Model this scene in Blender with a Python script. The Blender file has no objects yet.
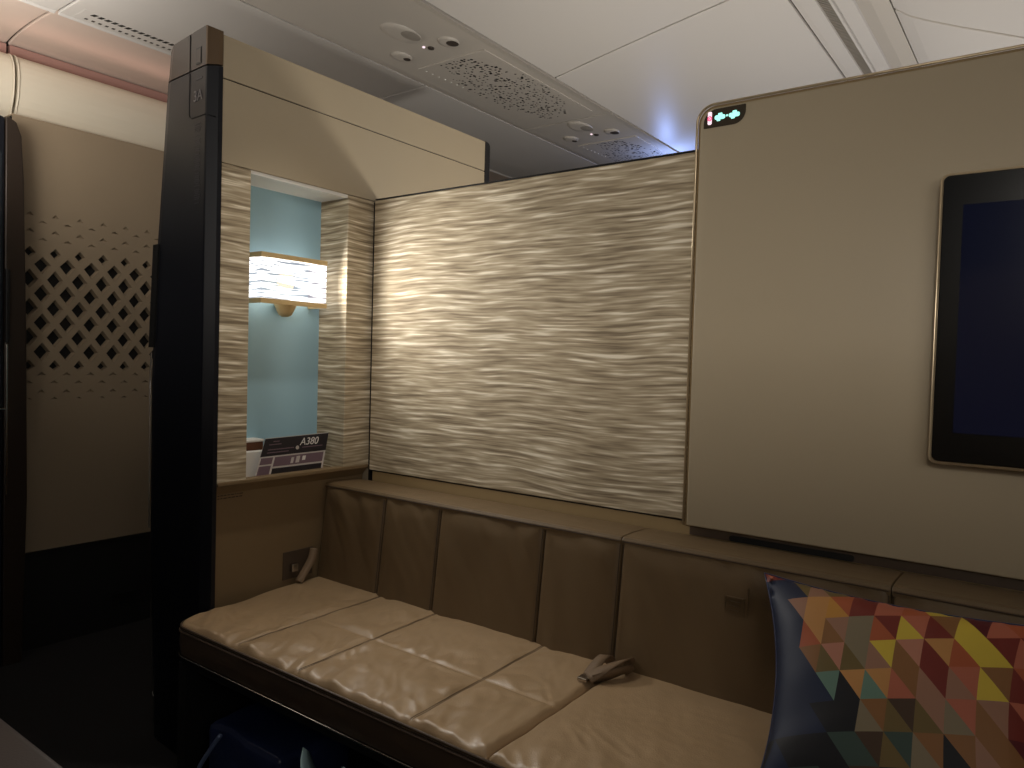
import bpy, bmesh, math, random
from mathutils import Vector, Matrix, noise
random.seed(7)
SC = bpy.context.scene
COL = SC.collection
PI = math.pi

# ------------------------------------------------------------------ materials
def lin(c):
    return tuple(((v/255)/12.92 if v/255 <= .04045 else ((v/255+.055)/1.055)**2.4) for v in c)
def mat(name, rgb, rough=.5, metal=0., spec=.5, emit=None, es=0., bump=0., bscale=200., coat=0., var=0., vscale=4.):
    m = bpy.data.materials.new(name); m.use_nodes = True
    nt = m.node_tree; b = nt.nodes['Principled BSDF']
    c = lin(rgb)
    b.inputs['Base Color'].default_value = (*c, 1)
    b.inputs['Roughness'].default_value = rough
    b.inputs['Metallic'].default_value = metal
    b.inputs['Specular IOR Level'].default_value = spec
    b.inputs['Coat Weight'].default_value = coat
    if emit:
        b.inputs['Emission Color'].default_value = (*lin(emit), 1)
        b.inputs['Emission Strength'].default_value = es
    if bump or var:
        tc = nt.nodes.new('ShaderNodeTexCoord')
        if bump:
            n = nt.nodes.new('ShaderNodeTexNoise'); n.inputs['Scale'].default_value = bscale
            n.inputs['Detail'].default_value = 3
            bp = nt.nodes.new('ShaderNodeBump'); bp.inputs['Strength'].default_value = bump
            bp.inputs['Distance'].default_value = .002
            nt.links.new(tc.outputs['Object'], n.inputs['Vector'])
            nt.links.new(n.outputs['Fac'], bp.inputs['Height'])
            nt.links.new(bp.outputs['Normal'], b.inputs['Normal'])
        if var:
            n = nt.nodes.new('ShaderNodeTexNoise'); n.inputs['Scale'].default_value = vscale
            n.inputs['Detail'].default_value = 4
            r = nt.nodes.new('ShaderNodeMix'); r.data_type = 'RGBA'
            r.inputs[6].default_value = (*[v*(1-var) for v in c], 1)
            r.inputs[7].default_value = (*[min(1, v*(1+var)) for v in c], 1)
            nt.links.new(tc.outputs['Object'], n.inputs['Vector'])
            nt.links.new(n.outputs['Fac'], r.inputs[0])
            nt.links.new(r.outputs[2], b.inputs['Base Color'])
    return m

def math_node(nt, op, a, b=None):
    n = nt.nodes.new('ShaderNodeMath'); n.operation = op
    for i, v in enumerate((a, b)):
        if v is None: continue
        if isinstance(v, (int, float)): n.inputs[i].default_value = v
        else: nt.links.new(v, n.inputs[i])
    return n.outputs[0]

def rippled():
    """woven fabric of long thin ripples, pale crests and brown troughs"""
    m = bpy.data.materials.new('rippled_fabric'); m.use_nodes = True
    nt = m.node_tree; L = nt.links; b = nt.nodes['Principled BSDF']
    b.inputs['Roughness'].default_value = .75
    b.inputs['Specular IOR Level'].default_value = .25
    g = nt.nodes.new('ShaderNodeNewGeometry')
    s = nt.nodes.new('ShaderNodeSeparateXYZ'); L.new(g.outputs['Position'], s.inputs[0])
    h = math_node(nt, 'SUBTRACT', s.outputs[0], s.outputs[1])
    # slow drift of the ripples
    cw = nt.nodes.new('ShaderNodeCombineXYZ')
    L.new(math_node(nt, 'MULTIPLY', h, 3.2), cw.inputs[0]); L.new(math_node(nt, 'MULTIPLY', s.outputs[2], 5), cw.inputs[1])
    n0 = nt.nodes.new('ShaderNodeTexNoise'); n0.inputs['Scale'].default_value = 1; n0.inputs['Detail'].default_value = 1
    L.new(cw.outputs[0], n0.inputs['Vector'])
    drift = math_node(nt, 'MULTIPLY', math_node(nt, 'SUBTRACT', n0.outputs['Fac'], .5), .03)
    z = math_node(nt, 'ADD', s.outputs[2], drift)
    def streak(fx, fz, det, off):
        c = nt.nodes.new('ShaderNodeCombineXYZ')
        L.new(math_node(nt, 'MULTIPLY', h, fx), c.inputs[0]); L.new(math_node(nt, 'MULTIPLY', z, fz), c.inputs[1])
        c.inputs[2].default_value = off
        n = nt.nodes.new('ShaderNodeTexNoise'); n.inputs['Scale'].default_value = 1
        n.inputs['Detail'].default_value = det; n.inputs['Roughness'].default_value = .45
        L.new(c.outputs[0], n.inputs['Vector']); return n.outputs['Fac']
    a = streak(5.5, 105, 1.5, 0.); c2 = streak(16, 200, 1, 5.)
    f = math_node(nt, 'ADD', math_node(nt, 'MULTIPLY', a, .75), math_node(nt, 'MULTIPLY', c2, .25))
    r = nt.nodes.new('ShaderNodeValToRGB'); e = r.color_ramp.elements
    e[0].position = .34; e[0].color = (*lin((128, 114, 94)), 1)
    e[1].position = .66; e[1].color = (*lin((236, 226, 206)), 1)
    k = e.new(.47); k.color = (*lin((168, 153, 128)), 1)
    k = e.new(.56); k.color = (*lin((192, 178, 153)), 1)
    L.new(f, r.inputs[0]); L.new(r.outputs[0], b.inputs['Base Color'])
    # fine weave
    ck = nt.nodes.new('ShaderNodeTexNoise'); ck.inputs['Scale'].default_value = 700; L.new(g.outputs['Position'], ck.inputs['Vector'])
    hh = math_node(nt, 'ADD', f, math_node(nt, 'MULTIPLY', ck.outputs['Fac'], .12))
    bp = nt.nodes.new('ShaderNodeBump'); bp.inputs['Strength'].default_value = .32; bp.inputs['Distance'].default_value = .003
    L.new(hh, bp.inputs['Height']); L.new(bp.outputs[0], b.inputs['Normal'])
    return m

def shade_mat():
    """lit translucent shade cloth with thin grey woven streaks"""
    m = bpy.data.materials.new('lit_shade_cloth'); m.use_nodes = True
    nt = m.node_tree; L = nt.links; b = nt.nodes['Principled BSDF']
    g = nt.nodes.new('ShaderNodeNewGeometry')
    s = nt.nodes.new('ShaderNodeSeparateXYZ'); L.new(g.outputs['Position'], s.inputs[0])
    h = math_node(nt, 'SUBTRACT', s.outputs[0], s.outputs[1])
    c = nt.nodes.new('ShaderNodeCombineXYZ')
    L.new(math_node(nt, 'MULTIPLY', h, 9), c.inputs[0]); L.new(math_node(nt, 'MULTIPLY', s.outputs[2], 125), c.inputs[1])
    n = nt.nodes.new('ShaderNodeTexNoise'); n.inputs['Scale'].default_value = 1; n.inputs['Detail'].default_value = 1
    L.new(c.outputs[0], n.inputs['Vector'])
    r = nt.nodes.new('ShaderNodeValToRGB'); e = r.color_ramp.elements
    e[0].position = .43; e[0].color = (.12, .11, .13, 1)
    e[1].position = .50; e[1].color = (1, .96, .92, 1)
    L.new(n.outputs['Fac'], r.inputs[0])
    b.inputs['Base Color'].default_value = (0, 0, 0, 1); b.inputs['Specular IOR Level'].default_value = 0
    L.new(r.outputs[0], b.inputs['Emission Color']); b.inputs['Emission Strength'].default_value = SHADE_E
    tr = nt.nodes.new('ShaderNodeBsdfTransparent'); mx = nt.nodes.new('ShaderNodeMixShader'); mx.inputs[0].default_value = .6
    L.new(b.outputs[0], mx.inputs[1]); L.new(tr.outputs[0], mx.inputs[2])
    L.new(mx.outputs[0], nt.nodes['Material Output'].inputs['Surface'])
    return m

SHADE_E = 3.4
M = {}
M['ripple'] = rippled()
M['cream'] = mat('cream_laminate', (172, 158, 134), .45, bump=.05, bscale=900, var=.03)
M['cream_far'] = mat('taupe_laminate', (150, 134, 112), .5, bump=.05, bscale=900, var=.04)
M['beige'] = mat('beige_trim', (150, 128, 92), .5)
M['tan_panel'] = mat('tan_leather_panel', (124, 104, 76), .5, bump=.15, bscale=500)
M['edge'] = mat('dark_edge', (14, 12, 12), .5)
M['pale_edge'] = mat('champagne_edge', (190, 172, 142), .3, metal=.6)
M['post'] = mat('navy_black_gloss', (13, 15, 24), .42, spec=.35)
M['post_top'] = mat('dark_bronze', (52, 42, 35), .38, metal=.25)
M['facet'] = mat('lit_bronze_facet', (98, 78, 56), .35, metal=.3)  # paler copy of the cap bronze, light on the side put into its colour
M['black'] = mat('matt_black', (7, 7, 8), .7)
M['slot'] = mat('soft_black', (3, 3, 4), .6)
M['chrome'] = mat('polished_metal', (205, 200, 195), .2, metal=1)
M['teal'] = mat('pale_blue_panel', (158, 196, 214), .3, var=.02)
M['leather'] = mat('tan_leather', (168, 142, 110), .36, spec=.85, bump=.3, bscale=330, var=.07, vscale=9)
M['leather_band'] = mat('brown_shade_leather', (78, 64, 52), .42, bump=.25, bscale=330, var=.12, vscale=12)  # front band's shadow put into the brown; rail and pocket share it
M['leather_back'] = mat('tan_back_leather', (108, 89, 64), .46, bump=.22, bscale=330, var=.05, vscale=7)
M['thread'] = mat('dark_thread', (58, 44, 32), .7)
M['pale_thread'] = mat('pale_thread', (188, 160, 120), .6)
M['ceiling'] = mat('ceiling_plastic', (206, 202, 198), .42, bump=.04, bscale=700)
M['service'] = mat('service_plastic', (190, 184, 176), .4, bump=.04, bscale=700)
M['bin'] = mat('bin_plastic', (222, 214, 196), .35)
M['pink'] = mat('cove_plastic', (214, 196, 184), .5)  # pinkish cast of the mood light mixed into the plastic colour
M['rose'] = mat('pink_lit_recess', (166, 128, 120), .5)  # pink of the mood lighting put into the recess colour
M['gap'] = mat('joint_rubber', (60, 52, 46), .7)
M['vent'] = mat('vent_plastic', (150, 144, 136), .45)
M['screen'] = mat('screen_glass', (4, 5, 9), .12, emit=(10, 14, 34), es=.5)
M['bezel'] = mat('screen_bezel', (5, 5, 6), .2)
M['lampbrass'] = mat('champagne_lamp_frame', (196, 172, 128), .35, metal=.35)
M['shade'] = shade_mat()
M['frost'] = mat('frosted_diffuser', (0, 0, 0), .5, spec=0, emit=(255, 240, 220), es=2.5)
_n = M['frost'].node_tree; _t = _n.nodes.new('ShaderNodeBsdfTransparent'); _m = _n.nodes.new('ShaderNodeMixShader'); _m.inputs[0].default_value = .5
_n.links.new(_n.nodes['Principled BSDF'].outputs[0], _m.inputs[1]); _n.links.new(_t.outputs[0], _m.inputs[2]); _n.links.new(_m.outputs[0], _n.nodes['Material Output'].inputs['Surface'])
M['diffuser'] = mat('warm_diffuser', (235, 220, 190), .5, emit=(255, 226, 180), es=1.2)
M['card'] = mat('card_paper', (196, 190, 188), .4)
M['card_dark'] = mat('card_navy_print', (30, 27, 36), .35)
M['card_mauve'] = mat('card_mauve_print', (112, 92, 104), .35)
M['card_ink'] = mat('card_white_ink', (225, 222, 220), .5)
M['wood'] = mat('walnut_block', (100, 62, 40), .4, var=.2, vscale=30)
M['white'] = mat('white_plastic', (226, 224, 220), .4)
M['sign_dark'] = mat('sign_window', (66, 58, 48), .2)
M['cyan'] = mat('lit_cyan_symbol', (200, 240, 235), .4, emit=(150, 235, 220), es=1.1)
M['red'] = mat('lit_red_symbol', (200, 60, 90), .4, emit=(240, 70, 120), es=1.3)
M['lwhite'] = mat('lit_white_symbol', (240, 230, 235), .4, emit=(255, 225, 238), es=.9)
M['ink'] = mat('grey_print', (118, 116, 120), .5)
M['dim_ink'] = mat('faint_print', (46, 47, 55), .5)
M['floor'] = mat('dark_carpet', (9, 9, 11), .95, bump=.5, bscale=260, var=.3, vscale=60)
M['arm'] = mat('taupe_leather', (66, 55, 51), .5, bump=.2, bscale=330)
M['webbing'] = mat('taupe_webbing', (120, 98, 74), .6, bump=.4, bscale=500)
M['bag'] = mat('navy_nylon', (36, 48, 86), .35, bump=.2, bscale=60)
M['bag_pipe'] = mat('navy_piping', (112, 128, 164), .45)
M['wrap'] = mat('pale_teal_wrap', (176, 208, 216), .25, var=.3, vscale=25)
M['glass_blue'] = mat('smoked_panel', (34, 40, 46), .2)

# ------------------------------------------------------------------ helpers
def build(name, bm, m, parent=None, smooth=False, mats=None):
    me = bpy.data.meshes.new(name)
    bmesh.ops.recalc_face_normals(bm, faces=bm.faces)
    bm.to_mesh(me); bm.free()
    for x in (mats or [m]): me.materials.append(x)
    if smooth:
        for p in me.polygons: p.use_smooth = True
    o = bpy.data.objects.new(name, me); COL.objects.link(o)
    if parent is not None: attach(o, parent)
    return o
def attach(o, parent):
    """parent it while keeping its world place"""
    o.parent = parent
    w = Matrix.Identity(4); p = parent
    while p is not None:
        w = p.matrix_basis @ w; p = p.parent
    o.matrix_parent_inverse = Matrix.Identity(4)
    if o.type == 'MESH' and o.matrix_basis == Matrix.Identity(4):
        o.data.transform(w.inverted())
    else:
        o.matrix_basis = w.inverted() @ o.matrix_basis
def thing(name, label, cat, loc=(0, 0, 0), group=None):
    o = bpy.data.objects.new(name, None); COL.objects.link(o); o.location = loc
    o.empty_display_size = .05
    o['label'] = label; o['category'] = cat
    if group: o['group'] = group
    return o
def tag(o, label, cat, group=None):
    o['label'] = label; o['category'] = cat
    if group: o['group'] = group
    return o
def struct(o):
    o['kind'] = 'structure'; return o
def bx(bm, x0, x1, y0, y1, z0, z1, bev=0., seg=2):
    vs = [bm.verts.new(p) for p in ((x0,y0,z0),(x1,y0,z0),(x1,y1,z0),(x0,y1,z0),(x0,y0,z1),(x1,y0,z1),(x1,y1,z1),(x0,y1,z1))]
    fs = [bm.faces.new([vs[i] for i in f]) for f in ((0,3,2,1),(4,5,6,7),(0,1,5,4),(1,2,6,5),(2,3,7,6),(3,0,4,7))]
    if bev:
        es = list({e for f in fs for e in f.edges})
        bmesh.ops.bevel(bm, geom=es, offset=bev, segments=seg, affect='EDGES', profile=.5)
def box(name, x0, x1, y0, y1, z0, z1, m, parent=None, bev=.001, seg=2, smooth=False):
    bm = bmesh.new(); bx(bm, x0, x1, y0, y1, z0, z1, bev, seg); return build(name, bm, m, parent, smooth)
def prism(bm, pts, axis, a0, a1, bev=0., seg=2):
    """polygon pts extruded along axis; pts are the two other coordinates in x,y,z order"""
    def P(p, a):
        q = list(p); q.insert(axis, a); return q
    v0 = [bm.verts.new(P(p, a0)) for p in pts]; v1 = [bm.verts.new(P(p, a1)) for p in pts]
    n = len(pts); fs = [bm.faces.new(v0), bm.faces.new(v1[::-1])]
    for i in range(n): fs.append(bm.faces.new((v0[i], v0[(i+1) % n], v1[(i+1) % n], v1[i])))
    if bev:
        bmesh.ops.recalc_face_normals(bm, faces=fs)
        es = list({e for f in fs[:2] for e in f.edges})
        bmesh.ops.bevel(bm, geom=es, offset=bev, segments=seg, affect='EDGES', profile=.5)
def rrect(x0, x1, z0, z1, r, n=6):
    """rounded rectangle; r = (bottom left, bottom right, top right, top left)"""
    if not isinstance(r, (tuple, list)): r = (r,)*4
    out = []
    for (cx, cz, a0, rr) in ((x0, z0, PI, r[0]), (x1, z0, 1.5*PI, r[1]), (x1, z1, 0, r[2]), (x0, z1, .5*PI, r[3])):
        ox = cx + (rr if cx == x0 else -rr); oz = cz + (rr if cz == z0 else -rr)
        if rr == 0: out.append((cx, cz)); continue
        for k in range(n+1):
            a = a0 + k/n*PI/2; out.append((ox+rr*math.cos(a), oz+rr*math.sin(a)))
    return out
def tube(bm, pts, r, n=8, closed=False):
    pts = [Vector(p) for p in pts]; N = len(pts); rings = []
    for i, p in enumerate(pts):
        if closed: t = pts[(i+1) % N]-pts[i-1]
        else: t = pts[min(i+1, N-1)]-pts[max(i-1, 0)]
        t.normalize(); up = Vector((0, 0, 1)) if abs(t.z) < .9 else Vector((0, 1, 0))
        a = t.cross(up).normalized(); b = t.cross(a)
        rings.append([bm.verts.new(p+a*r*math.cos(2*PI*k/n)+b*r*math.sin(2*PI*k/n)) for k in range(n)])
    for i in range(N if closed else N-1):
        A, B = rings[i], rings[(i+1) % N]
        for k in range(n): bm.faces.new((A[k], A[(k+1) % n], B[(k+1) % n], B[k]))
    if not closed: bm.faces.new(rings[0][::-1]); bm.faces.new(rings[-1])
def lathe(bm, prof, c, n=28, axis=2):
    """prof: list of (radius, height); c: centre"""
    rings = []
    for r, h in prof:
        ring = []
        for k in range(n):
            a = 2*PI*k/n; v = [r*math.cos(a), r*math.sin(a)]; v.insert(axis, h)
            ring.append(bm.verts.new((c[0]+v[0], c[1]+v[1], c[2]+v[2])))
        rings.append(ring)
    for A, B in zip(rings, rings[1:]):
        for k in range(n): bm.faces.new((A[k], A[(k+1) % n], B[(k+1) % n], B[k]))
    bm.faces.new(rings[0]); bm.faces.new(rings[-1])
def grid(bm, nu, nv, f):
    vs = [[bm.verts.new(f(i/nu, j/nv)) for j in range(nv+1)] for i in range(nu+1)]
    for i in range(nu):
        for j in range(nv): bm.faces.new((vs[i][j], vs[i+1][j], vs[i+1][j+1], vs[i][j+1]))
    return vs
def sstep(a, b, x):
    t = max(0, min(1, (x-a)/(b-a))); return t*t*(3-2*t)
def text(body, size, m, parent, name, loc, rot, ext=.0004, shear=0.):
    cu = bpy.data.curves.new(name, 'FONT'); cu.body = body; cu.size = size; cu.extrude = ext; cu.shear = shear
    cu.align_x = 'CENTER'; cu.align_y = 'CENTER'; cu.materials.append(m)
    tmp = bpy.data.objects.new(name+'_curve', cu); COL.objects.link(tmp)
    me = bpy.data.meshes.new_from_object(tmp.evaluated_get(bpy.context.evaluated_depsgraph_get()))
    bpy.data.objects.remove(tmp); bpy.data.curves.remove(cu)
    me.transform(Matrix.Translation(loc) @ rot)
    o = bpy.data.objects.new(name, me); COL.objects.link(o)
    attach(o, parent); return o

# ------------------------------------------------------------------ the shell
XB = -1.84      # face of the left partition
YA = 1.70       # face of the front partition
fl = struct(box('floor', -4.2, 1.6, -1.4, 6, -.06, 0, M['floor'], bev=0))
wr = struct(box('wall_right', 1.2, 1.26, -1.3, 3.2, 0, 2.35, M['cream'], bev=0))
wk = struct(box('wall_back', -1.84, 1.2, -.66, -.60, 0, 1.60, M['cream'], bev=0))
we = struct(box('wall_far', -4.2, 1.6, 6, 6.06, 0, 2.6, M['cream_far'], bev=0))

# left partition, structure: tan lower panel, rippled cladding round the niche, cream head
wl = bpy.data.objects.new('wall_left', None); COL.objects.link(wl); wl.location = (XB-.16, 1.45, 0); struct(wl)
XO = -2.06
bm = bmesh.new(); prism(bm, [(XO, 0), (XB-.028, 0), (XB-.028, .754), (XB-.010, .776), (XB, .786), (XO, .786)], 1, 1.145, 1.70, .002)
build('lower_panel', bm, M['tan_panel'], wl)
box('rippled_cladding', XO, XB, 1.145, 1.236, .787, 1.664, M['ripple'], wl, .002)
box('rippled_cladding', XO, XB, 1.590, 1.70, .787, 1.664, M['ripple'], wl, .002)
box('niche_back', XO, -1.974, 1.236, 1.590, .787, 1.664, M['teal'], wl, 0)
box('head_panel', XO, XB, 1.145, 2.275, 1.6655, 1.889, M['cream'], wl, .0015)
box('top_panel', XO, XB, 1.145, 2.275, 1.892, 2.006, M['cream'], wl, .0015)
box('head_core', XO+.004, XB-.004, 1.15, 2.27, 1.68, 2.0, M['edge'], wl, 0)
box('niche_top', -1.985, XB-.004, 1.236, 1.590, 1.655, 1.6650, M['white'], wl, 0)
bm = bmesh.new(); prism(bm, rrect(2.274, 2.305, 1.2, 2.008, (0, 0, .02, 0)), 0, XO-.002, XB+.002, .003)
build('end_cap', bm, M['edge'], wl)
box('partition_body', XO, XB, 1.705, 2.273, 0, 1.664, M['cream'], wl, 0)
# niche lip, a slightly bowed tan ledge with its little printed line
bm = bmesh.new()
prism(bm, [(XB-.03, 1.147), (XB+.002, 1.147), (XB+.004, 1.3), (XB+.004, 1.45), (XB+.002, 1.697), (XB-.03, 1.697)], 2, .780, .793, .003)
build('niche_lip', bm, M['tan_panel'], wl)
bm = bmesh.new()
random.seed(3)
for k in range(2):
    y = 1.165
    while y < 1.235:
        w = random.uniform(.004, .012); bx(bm, XB-.029, XB-.0270, y, y+w, .748-k*.008, .7505-k*.008); y += w+.003
build('printed_line', bm, M['thread'], wl)

# front partition, structure
wf = bpy.data.objects.new('wall_front', None); COL.objects.link(wf); wf.location = (-.3, YA+.05, 0); struct(wf)
box('partition_body', XB+.001, 1.19, YA+.012, YA+.045, 0, 1.655, M['beige'], wf, .002)
box('lower_strip', XB+.022, 1.19, YA-.004, YA+.012, .40, .771, M['beige'], wf, .002)
box('shadow_groove', XB+.001, XB+.012, YA-.002, YA+.012, .60, 1.66, M['edge'], wf, 0)

dp = thing('divider_panel', 'large rippled beige fabric divider screen above the left of the bench', 'divider panel', (-1.27, YA, .77))
bm = bmesh.new(); bx(bm, -1.829, -.716, YA-.008, YA+.02, .775, 1.664, .003)
build('fabric_panel', bm, M['ripple'], dp)
bm = bmesh.new()
bx(bm, -1.829, -.712, YA-.006, YA+.022, 1.6655, 1.6695, .001)
build('top_edge', bm, M['edge'], dp)
bm = bmesh.new(); bx(bm, -1.829, -.712, YA-.004, YA+.012, .7715, .7742)
build('bottom_edge', bm, M['edge'], dp)

mp = thing('monitor_wall_panel', 'tall plain cream wall panel with rounded corner that carries the screen', 'wall panel', (0, 1.69, .765))
YT = 1.668
bm = bmesh.new(); prism(bm, rrect(-.700, 1.19, .768, 1.752, (.004, 0, 0, .035), 8), 1, YT, YT+.12, .003)
build('panel_face', bm, M['cream'], mp, True)
bm = bmesh.new(); prism(bm, rrect(-.7065, 1.19, .766, 1.759, (.004, 0, 0, .040), 8), 1, YT+.006, YT+.126, .002)
build('panel_edge', bm, M['beige'], mp, True)
bm = bmesh.new()
tube(bm, [(-.7085, YT+.003, .770), (-.7085, YT+.003, 1.722)]+[(-.6685-.040*math.cos(a*PI/16), YT+.003, 1.721+.040*math.sin(a*PI/16)) for a in range(1, 9)]+[(1.19, YT+.003, 1.761)], .0032)
build('edge_trim', bm, M['pale_edge'], mp, True)
bm = bmesh.new(); bx(bm, -.70, 1.19, YT+.022, YT+.05, .742, .766, .001)
build('lower_rail', bm, M['leather_band'], mp)
bm = bmesh.new(); prism(bm, rrect(-.60, -.33, .7435, .757, .0055), 1, YT+.018, YT+.024)
build('rail_slot', bm, M['slot'], mp)

# ------------------------------------------------------------------ lit sign in the wall panel's corner
sg = thing('cabin_sign', 'small dark sign window with lit no smoking and seat belt symbols', 'sign', (-.64, YT, 1.72))
bm = bmesh.new(); prism(bm, rrect(-.691, -.592, 1.706, 1.748, (.002, .028, .002, .030), 8), 1, YT-.0012, YT+.002, 0)
build('sign_window', bm, M['sign_dark'], sg)
ys0, ys1 = YT-.0022, YT-.0010
bm = bmesh.new(); prism(bm, rrect(-.681, -.6715, 1.7135, 1.7430, .003), 1, ys0, ys1); build('no_smoking_plate', bm, M['lwhite'], sg)
bm = bmesh.new()
tube(bm, [(-.6762+.0042*math.cos(a*PI/9)-0, ys0, 1.7275+.0050*math.sin(a*PI/9)) for a in range(18)], .0013, 6, True)
tube(bm, [(-.679, ys0, 1.7310), (-.6734, ys0, 1.7240)], .0008, 6); tube(bm, [(-.679, ys0, 1.7240), (-.6734, ys0, 1.7310)], .0008, 6)
build('no_smoking_ring', bm, M['red'], sg)
for cx, w in ((-.652, .0125), (-.618, .0125)):
    bm = bmesh.new()
    prism(bm, rrect(cx-w, cx+w, 1.7225, 1.7325, .004), 1, ys0, ys1)
    prism(bm, rrect(cx-w*.35, cx+w*.45, 1.7325, 1.7370, .0018), 1, ys0, ys1)
    prism(bm, rrect(cx-w*.6, cx+w*.1, 1.7190, 1.7225, .0015), 1, ys0, ys1)
    build('seat_belt_symbol', bm, M['cyan'], sg)
bm = bmesh.new(); bx(bm, -.6375, -.6325, ys0, ys1, 1.7265, 1.7305); build('link_dot', bm, M['cyan'], sg)

# ------------------------------------------------------------------ television
YV = 1.612
tv = thing('wall_monitor', 'black wall monitor with slim silver edge and dark blue screen', 'monitor', (.27, YV, .975))
bm = bmesh.new(); prism(bm, rrect(-.193, .80, .976, 1.527, .014), 1, YV+.002, YV+.028, .004); build('casing', bm, M['pale_edge'], tv, True)
bm = bmesh.new(); prism(bm, rrect(-.187, .794, .982, 1.521, .011), 1, YV-.003, YV+.01, .002); build('bezel', bm, M['bezel'], tv)
bm = bmesh.new(); bx(bm, -.153, .76, YV-.0045, YV-.002, 1.038, 1.464); build('screen', bm, M['screen'], tv)
bm = bmesh.new(); bx(bm, -.12, .74, YV+.026, YT+.001, 1.04, 1.47, .004); build('mount', bm, M['edge'], tv)

# ------------------------------------------------------------------ wall lamp in the niche
wl_l = thing('wall_lamp', 'lit rectangular wall lamp with streaked white shade in the niche', 'lamp', (-1.98, 1.435, 1.38))
X0, X1, Y0, Y1 = -1.973, -1.885, 1.305, 1.548
for z0, z1 in ((1.436, 1.4505), (1.3005, 1.315)):
    bm = bmesh.new()
    bx(bm, X0, X1, Y0, Y0+.006, z0, z1); bx(bm, X0, X1, Y1-.006, Y1, z0, z1); bx(bm, X1-.006, X1, Y0+.006, Y1-.006, z0, z1)
    build('shade_rim', bm, M['lampbrass'], wl_l)
bm = bmesh.new()
bx(bm, X0, X1-.002, Y0+.002, Y0+.004, 1.315, 1.436); bx(bm, X0, X1-.002, Y1-.004, Y1-.002, 1.315, 1.436); bx(bm, X1-.004, X1-.002, Y0+.004, Y1-.004, 1.315, 1.436)
build('lamp_shade', bm, M['shade'], wl_l)
bm = bmesh.new(); bx(bm, X0+.001, X1-.006, Y0+.006, Y1-.006, 1.3155, 1.3165); build('bottom_diffuser', bm, M['frost'], wl_l)  # added pane, weakens the lamp's light straight down
bm = bmesh.new(); lathe(bm, [(.010, -.118), (.020, -.112), (.026, -.100), (.034, -.082), (.036, -.076), (.0, -.076)], (-1.938, 1.430, 1.385), 24)
build('finial', bm, M['lampbrass'], wl_l, True)
bm = bmesh.new(); bx(bm, -1.985, -1.935, 1.422, 1.438, 1.312, 1.32); bx(bm, -1.986, -1.978, 1.39, 1.47, 1.28, 1.47, .003)
build('bracket', bm, M['lampbrass'], wl_l)
bm = bmesh.new(); lathe(bm, [(.008, -.03), (.022, -.02), (.027, 0), (.022, .02), (.008, .03)], (-1.938, 1.430, 1.375), 20)
build('bulb', bm, M['diffuser'], wl_l, True)

# ------------------------------------------------------------------ safety card and things on the niche floor
cd = thing('safety_card', 'leaning dark and mauve printed card with white lettering in the niche', 'card', (-1.87, 1.42, .794))
# card leans: local frame a (along Y), b (up)
A0 = Vector((-1.868, 1.283, .793)); A1 = Vector((-1.868, 1.530, .793))
B0 = Vector((-1.874, 1.322, .900)); B1 = Vector((-1.874, 1.556, .904))
def cp(a, b, d=0.):
    p = A0.lerp(A1, a).lerp(B0.lerp(B1, a), b); return p+Vector((d, 0, 0))
def card_patch(name, a0, a1, b0, b1, m, d, th=.0006):
    bm = bmesh.new()
    q = [cp(a0, b0, d), cp(a1, b0, d), cp(a1, b1, d), cp(a0, b1, d)]
    v = [bm.verts.new(p) for p in q]; w = [bm.verts.new(p-Vector((th, 0, 0))) for p in q]
    bm.faces.new(v); bm.faces.new(w[::-1])
    for i in range(4): bm.faces.new((v[i], w[i], w[(i+1) % 4], v[(i+1) % 4]))
    return build(name, bm, m, cd)
card_patch('card_sheet', 0, 1, 0, 1, M['card'], 0, .0012)
card_patch('title_block', .0, 1, .50, .985, M['card_dark'], .0006)
card_patch('picture_block', .02, .19, .28, .46, M['card_mauve'], .0006)
card_patch('picture_block', .22, .97, .20, .46, M['card_mauve'], .0006)
card_patch('picture_block', .02, .19, .0, .24, M['card_mauve'], .0006)
card_patch('picture_block', .22, .97, .0, .15, M['card_dark'], .0006)
card_patch('small_picture', .47, .51, .24, .40, M['card'], .0010)
card_patch('small_picture', .545, .60, .24, .42, M['card'], .0010)
card_patch('small_picture', .64, .69, .29, .41, M['card_ink'], .0010)
RX = Matrix.Rotation(PI/2, 4, 'Z') @ Matrix.Rotation(PI/2, 4, 'X')
text('A380', .032, M['card_ink'], cd, 'lettering', cp(.69, .80, .0012), RX, shear=.3)
for a0, a1, b in ((.13, .22, .88), (.08, .26, .80), (.08, .47, .66), (.08, .40, .58), (.60, .93, .64)):
    card_patch('text_line', a0, a1, b, b+.025, M['card_mauve'], .0010)
bm = bmesh.new(); c = cp(.525, .66, .0008); lathe(bm, [(.006, 0), (.006, .0008)], c, 20, 0); build('round_emblem', bm, M['card'], cd)
ho = thing('card_holder', 'white upright card holder beside the card in the niche', 'holder', (-1.9, 1.27, .79))
bm = bmesh.new(); bx(bm, -1.915, -1.89, 1.250, 1.34, .788, .862, .002); build('holder_body', bm, M['white'], ho)
bl = thing('small_box', 'small brown wooden box with white lid behind the card', 'box', (-1.97, 1.3, .79))
bm = bmesh.new(); bx(bm, -1.98, -1.925, 1.260, 1.35, .788, .885, .002); build('box_body', bm, M['wood'], bl)
bm = bmesh.new(); bx(bm, -1.982, -1.923, 1.258, 1.352, .885, .893, .002); build('lid', bm, M['white'], bl)

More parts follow.
